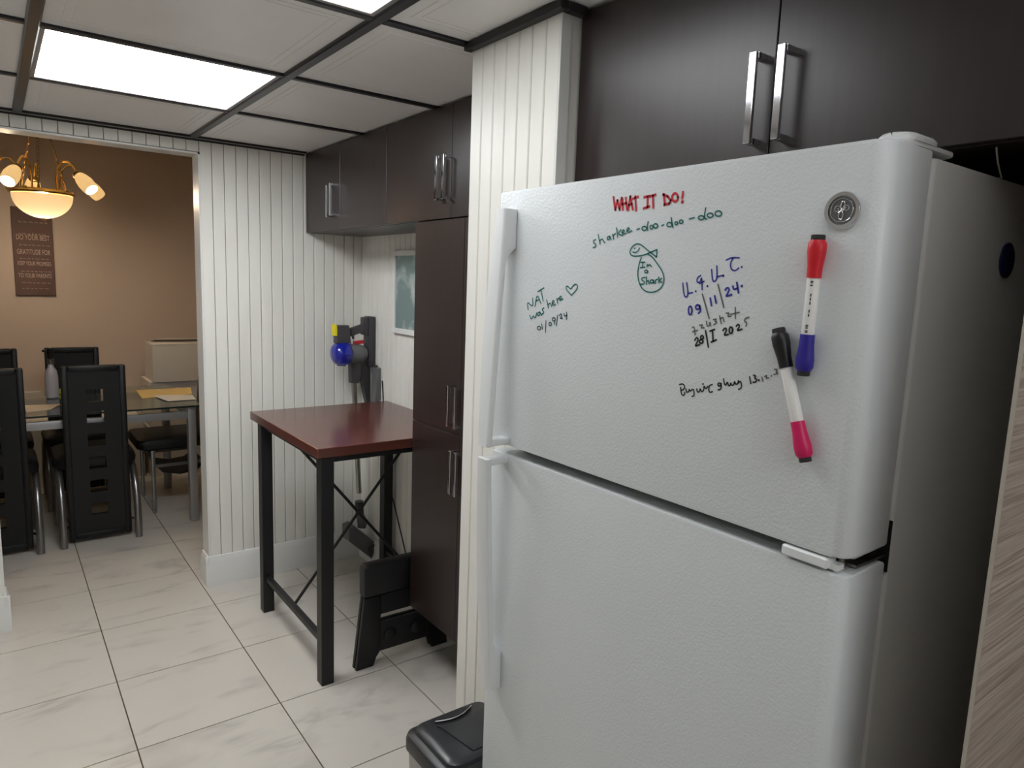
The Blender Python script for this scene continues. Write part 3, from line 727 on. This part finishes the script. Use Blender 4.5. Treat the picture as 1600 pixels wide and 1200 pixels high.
# high-back chairs: built at the origin facing +y (back at y=0), then placed
CH = thing('dining_chair', (0, 0, 0), 'x', 'chair', 'black high-back chairs at the glass table')
hw = .152; holes = [.82, .70, .573, .445, .315, .185]; hh = .034; hx_ = .042
bm = new()
bm_box(bm, -hw+.03, -hx_, -.006, .022, .03, .965); bm_box(bm, hx_, hw-.03, -.006, .022, .03, .965)
zs = [.03]+[v for h in sorted(holes) for v in (h-hh, h+hh)]+[.965]
for a, b in zip(zs[::2], zs[1::2]): bm_box(bm, -hx_, hx_, -.006, .022, a, b)
bk = obj('backrest', bm, 'leather', CH)
bm = new()
bm_box(bm, -hw, -hw+.032, -.012, .03, .02, .985, bev=.008); bm_box(bm, hw-.032, hw, -.012, .03, .02, .985, bev=.008)
bm_box(bm, -hw+.033, hw-.033, -.012, .03, .95, .985, bev=.008); bm_box(bm, -hw+.033, hw-.033, -.012, .03, .02, .055, bev=.008)
obj('back_border', bm, 'leather', bk)
def st(z, s): return [Vector((a, b, z)) for a, b in rrect(-.2+s, .2-s, .034+s, .46-s, .07, 6)]
obj('seat', bm_loft(new(), [st(.405, .02), st(.415, .004), st(.44, 0), st(.465, .006), st(.48, .03), st(.485, .08)]), 'leather', CH)
for sx in (-1, 1):
    arc = [(sx*(hw+.028), -.052+.01*math.sin(a*2)+(.44)*(1-math.cos(a))/2, .40*math.sin(a)**.62 if 0 < a < PI else 0) for a in [PI*i/24 for i in range(25)]]
    lg = obj('leg', bm_tube(new(), arc, .0185, 14), 'tube_metal', CH)
    obj('connector', bm_tube(new(), [(sx*(hw+.002), .0, .10), (sx*(hw+.014), -.02, .10)], .006, 8), 'chrome', lg)
def place_chair(x, y, rz, label, first=False):
    c = CH if first else copy_tree(CH)
    c.location = (x, y, 0); c.rotation_euler.z = rz; c['label'] = label
    return c
place_chair(.418, 4.335, 0, 'black high-back dining chair nearest the doorway jamb, seen from behind', True)
place_chair(-.047, 4.32, 0, 'black high-back dining chair cut by the left photo edge, seen from behind')
place_chair(.403, 5.40, PI, 'black high-back dining chair across the glass table, behind the spray bottle')
place_chair(-.045, 5.40, PI, 'black dining chair across the glass table at the left photo edge')

# chair at the table's right end, facing -x
t = thing('side_chair', (.9, 4.88, 0), 'black padded chair with thin grey legs at the right table end', 'chair')
def st2(z, s): return [Vector((a, b, z)) for a, b in rrect(.66+s, 1.09-s, 4.66+s, 5.1-s, .05, 5)]
obj('seat', bm_loft(new(), [st2(.40, .02), st2(.41, .004), st2(.44, 0), st2(.465, .01), st2(.475, .06)]), 'leather', t)
obj('backrest', bm_prism(new(), [(1.075, .42), (1.105, .42), (1.165, .99), (1.155, 1.0), (1.125, .985)], 'y', 4.68, 5.08, bev=.008), 'leather', t)
for lx in (.735, 1.06):
    for ly in (4.665, 5.07): obj('leg', B(lx, lx+.022, ly, ly+.022, 0, .3995 if lx < 1 else .3995, bev=.003), 'tube_metal', t)
for ly in (4.668, 5.073): obj('stretcher', B(.757, 1.06, ly, ly+.015, .29, .308), 'tube_metal', t)
obj('stretcher', B(.738, .753, 4.687, 5.07, .33, .348), 'tube_metal', t)
obj('sling', bm_prism(new(), [(.76, .30), (.80, .25), (.90, .225), (1.0, .235), (1.055, .29), (1.0, .25), (.90, .24), (.80, .265)], 'y', 4.69, 5.06), 'leather', t)

# cartons by the far wall
def carton(x0, x1, y0, y1, z0, z1, label, open_=False):
    t = thing('carton', ((x0+x1)/2, (y0+y1)/2, z0), label, 'box', 'white cartons by the dining wall')
    bm = new(); d = .005
    bm_box(bm, x0, x1, y0, y1, z0, z0+d)
    bm_box(bm, x0, x0+d, y0, y1, z0+d, z1); bm_box(bm, x1-d, x1, y0, y1, z0+d, z1); bm_box(bm, x0+d, x1-d, y0, y0+d, z0+d, z1); bm_box(bm, x0+d, x1-d, y1-d, y1, z0+d, z1)
    obj('body', bm, 'carton', t, smooth=0)
    if open_:
        bm = new(); h = (y1-y0)*.5
        bm_prism(bm, [(y0, z1+.002), (y0+h*.95, z1+.006), (y0+h*.95, z1+.010), (y0, z1+.006)], 'x', x0, x1); obj('flap', bm, 'carton', t, smooth=0)
        bm = new(); bm_prism(bm, [(y1, z1+.002), (y1, z1+.006), (y1-h*1.25, z1+.036), (y1-h*1.25, z1+.031)], 'x', x0+.05, x1); obj('flap', bm, 'carton', t, smooth=0)
    else:
        obj('flap', B(x0, x1, y0, (y0+y1)/2-.001, z1+.0005, z1+.005), 'carton', t, smooth=0); obj('flap', B(x0, x1, (y0+y1)/2+.001, y1, z1+.0005, z1+.005), 'carton', t, smooth=0)
carton(.87, 1.38, 5.52, 5.90, 0, .36, 'white carton on the floor under the open carton')
carton(.88, 1.40, 5.52, 5.90, .3665, .70, 'white carton in the middle of the stack by the beige wall')
carton(.90, 1.36, 5.50, 5.84, .7065, .975, 'open white carton topmost of its stack by the beige wall', True)
carton(.40, .84, 5.60, 5.95, 0, .42, 'white carton on the floor behind the middle chairs')
carton(-.12, .36, 5.60, 5.95, 0, .42, 'white carton on the floor behind the left chairs')

# things on the glass table
def sheet(name, pts, z, material, label, cat, th=.003):
    o = obj(name, bm_prism(new(), [(on_z(*p, z).x, on_z(*p, z).y) for p in pts], 'z', z, z+th), material, smooth=0); return tag(o, label, cat)
sheet('envelope', [(212, 610), (222, 623), (300, 616), (298, 606)], GT+.0005, 'paper_yellow', 'yellow envelope lying on the right part of the glass table', 'envelope')
sheet('envelope', [(238, 618), (262, 627), (306, 624), (300, 617)], GT+.004, 'paper_white', 'white paper sheet under the yellow envelope edge', 'paper', .0015)
sheet('placemat', [(38, 634), (41, 644), (80, 640), (95, 632)], GT+.0005, 'paper_cream', 'cream paper lying on the front edge of the glass table', 'paper')
bp = on_y(81, 600, 4.95)
t = thing('spray_bottle', (bp.x, 4.95, GT), 'clear spray bottle with black cap on the glass table', 'bottle')
BP = (bp.x, 4.95, GT+.0005)
obj('body', bm_lathe(new(), [(.028, 0), (.034, .006), (.035, .13), (.030, .165), (.016, .19), (.014, .205)], BP, n=24), 'clear_plastic', t)
obj('collar', bm_lathe(new(), [(.015, .206), (.018, .208), (.018, .236), (.012, .24)], BP, n=18), 'steel', t)
obj('cap', bm_lathe(new(), [(.012, .2405), (.017, .247), (.017, .27), (.019, .275), (.019, .298), (.012, .302)], BP, n=18), 'plastic_black', t)
obj('nozzle', B(bp.x-.04, bp.x-.016, 4.942, 4.958, GT+.28, GT+.294, bev=.002), 'plastic_black', t)
bq = on_y(88, 607, 5.12)
tag(obj('sponge', B(bq.x-.05, bq.x+.05, 5.09, 5.15, GT+.0005, GT+.028, bev=.006), 'yellow_green'), 'yellow green sponge beside the spray bottle', 'sponge')

# ------------------------------------------------------------------ sign on the far wall
s0 = on_y(14.5, 322, DY); s1 = on_y(26, 461, DY); s2 = on_y(87.5, 460, DY)
sx0, sx1, sz0, sz1 = (s0.x+s1.x)/2, s2.x, s1.z, s0.z
t = thing('wall_sign', ((sx0+sx1)/2, DY-.01, sz0), 'brown wooden family sign with pale lettering on the beige wall', 'sign')
obj('plank', B(sx0, sx1, DY-.018, DY-.0005, sz0, sz1, bev=.002, seg=1), 'sign', t)
SW, SH = sx1-sx0, sz1-sz0
rows = [(.90, 'in this house', .042), (.835, 'our family', .05), (.705, 'and the Ravel', .036), (.64, 'DO YOUR BEST', .056), (.575, 'be kind', .026), (.485, 'GRATITUDE FOR', .062),
        (.425, 'love', .030), (.355, 'KEEP YOUR PROMISES', .046), (.285, 'be thankful', .026), (.215, 'TO YOUR PARENTS', .046), (.15, 'Say please and thank you', .034), (.085, 'laugh out loud', .022)]
rows = [(.835, None, .040), (.70, None, .036), (.635, 'DO YOUR BEST', .050), (.575, None, .022), (.47, 'GRATITUDE FOR', .05), (.42, None, .028), (.345, 'KEEP YOUR PROMISES', .04), (.275, None, .026), (.205, 'TO YOUR PARENTS', .042), (.145, None, .03), (.08, None, .018)]
for v, txt, sz in rows:
    if txt:
        cu = bpy.data.curves.new('lettering', 'FONT'); cu.body = txt; cu.size = sz; cu.align_x = 'CENTER'; cu.extrude = .0004
        o = bpy.data.objects.new('lettering', cu); COL.objects.link(o)
        dg = bpy.context.evaluated_depsgraph_get(); me = bpy.data.meshes.new_from_object(o.evaluated_get(dg)); bpy.data.objects.remove(o)
        wd = max(p.co.x for p in me.vertices)-min(p.co.x for p in me.vertices)
        sc = min(1, SW*.82/wd)
        o = bpy.data.objects.new('lettering', me); COL.objects.link(o); o.parent = t
        o.rotation_euler = (PI/2, 0, 0); o.scale = (sc, 1, 1)
        o.location = Vector(((sx0+sx1)/2, DY-.0186, sz0+SH*v)) - WORLD[t.name]
        me.materials.clear(); me.materials.append(MATS['sign_text'])
    else:
        # illegible small script in the photo: short pen-like dashes
        bm = new(); x = sx0+SW*.16; rnd = random.Random(int(v*1000))
        while x < sx1-SW*.16:
            wv = rnd.uniform(.008, .028); hz_ = sz*rnd.uniform(.2, .45)
            bm_tube(bm, [(x+wv*i/6, DY-.0186, sz0+SH*v+hz_*.5*math.sin(i*2.1)) for i in range(7)], .0011, 5); x += wv+.008
        obj('lettering', bm, 'sign_text', t)

# ------------------------------------------------------------------ chandelier
HX, HY = .262, 4.85
hb = on_y(64, 341, HY).z; hr = on_y(64, 306, HY).z+.004
R = .148
t = thing('chandelier', (HX, HY, DZ-.05), 'brass chandelier with lit amber glass shades over the dining table', 'chandelier')
prof = []
for i in range(12):
    a = PI/2*i/11; prof.append((R*math.sin(a), hr-(hr-hb)*math.cos(a)))
bw = obj('bowl', bm_lathe(new(), prof, (HX, HY, 0), n=36, cap=False), 'bowl_glass', t)
obj('finial', bm_lathe(new(), [(.002, hb-.022), (.008, hb-.014), (.005, hb-.008), (.014, hb-.003), (.012, hb+.002)], (HX, HY, 0), n=16), 'brass_dark', bw)
obj('bowl_bulb', bm_lathe(new(), [(.0, hb+.02), (.02, hb+.025), (.03, hb+.045), (.026, hb+.065), (.012, hb+.08)], (HX, HY, 0), n=16), 'bowl_bulb', bw)
obj('ring', bm_lathe(new(), [(R-.006, hr+.001), (R+.012, hr+.004), (R+.016, hr+.012), (R+.008, hr+.018), (R+.004, hr+.026), (R-.01, hr+.03), (R-.02, hr+.02), (R-.006, hr+.001)], (HX, HY, 0), n=40, cap=False), 'brass', t)
# centre post in the ring
for k in range(5):
    a = math.radians(-48+72*k)
    ca, sa = math.cos(a), math.sin(a)
    P = lambda r, z: (HX+r*ca, HY+r*sa, z)
    arm = obj('arm', bm_tube(new(), [P(.10, hr+.02), P(.098, hr+.09), P(.112, hr+.15), P(.145, hr+.185), P(.18, hr+.185), P(.212, hr+.155), P(.235, hr+.12)], .0055, 10), 'brass', t)
    d = Vector((.72*ca, .72*sa, -.69)).normalized(); p = Vector(P(.23, hr+.125))
    obj('shade_holder', bm_lathe(new(), [(.006, 0), (.024, .006), (.028, .016), (.026, .024)], p, d, 18), 'brass_dark', arm)
    pr = [(.024, .02), (.034, .045), (.041, .08), (.040, .115), (.036, .135)]
    obj('glass_shade', bm_lathe(new(), pr+[(r-.003, h) for r, h in pr[::-1]], p, d, 24, cap=False), 'shade', arm)
    obj('light_bulb', bm_lathe(new(), [(.01, .035), (.018, .06), (.026, .085), (.022, .105), (0.001, .115)], p, d, 16), 'bulb', arm)
    obj('arm_finial', bm_lathe(new(), [(.004, 0), (.008, .006), (.004, .014)], P(.165, hr+.02), (0, 0, 1), 10), 'brass', arm)
# three chains meeting at the ceiling
for k in range(3):
    a = math.radians(20+120*k); a0 = Vector((HX+.13*math.cos(a), HY+.13*math.sin(a), hr+.028)); a1 = Vector((HX+.012*math.cos(a), HY+.012*math.sin(a), DZ-.05))
    bm = new(); nl = 22; dv = (a1-a0)/nl; dn = dv.normalized(); u = dn.orthogonal().normalized(); v = dn.cross(u)
    for i in range(nl):
        c = a0+dv*(i+.5); sd = u if i % 2 else v
        bm_tube(bm, [c+dn*dv.length*.62*math.cos(q)+sd*.006*math.sin(q) for q in [2*PI*j/8 for j in range(8)]], .0022, 5, closed=True)
    obj('chain', bm, 'brass_dark', t)
obj('canopy', bm_lathe(new(), [(.06, DZ-.001), (.058, DZ-.015), (.035, DZ-.035), (.02, DZ-.05)], (HX, HY, 0), n=28), 'brass', t)
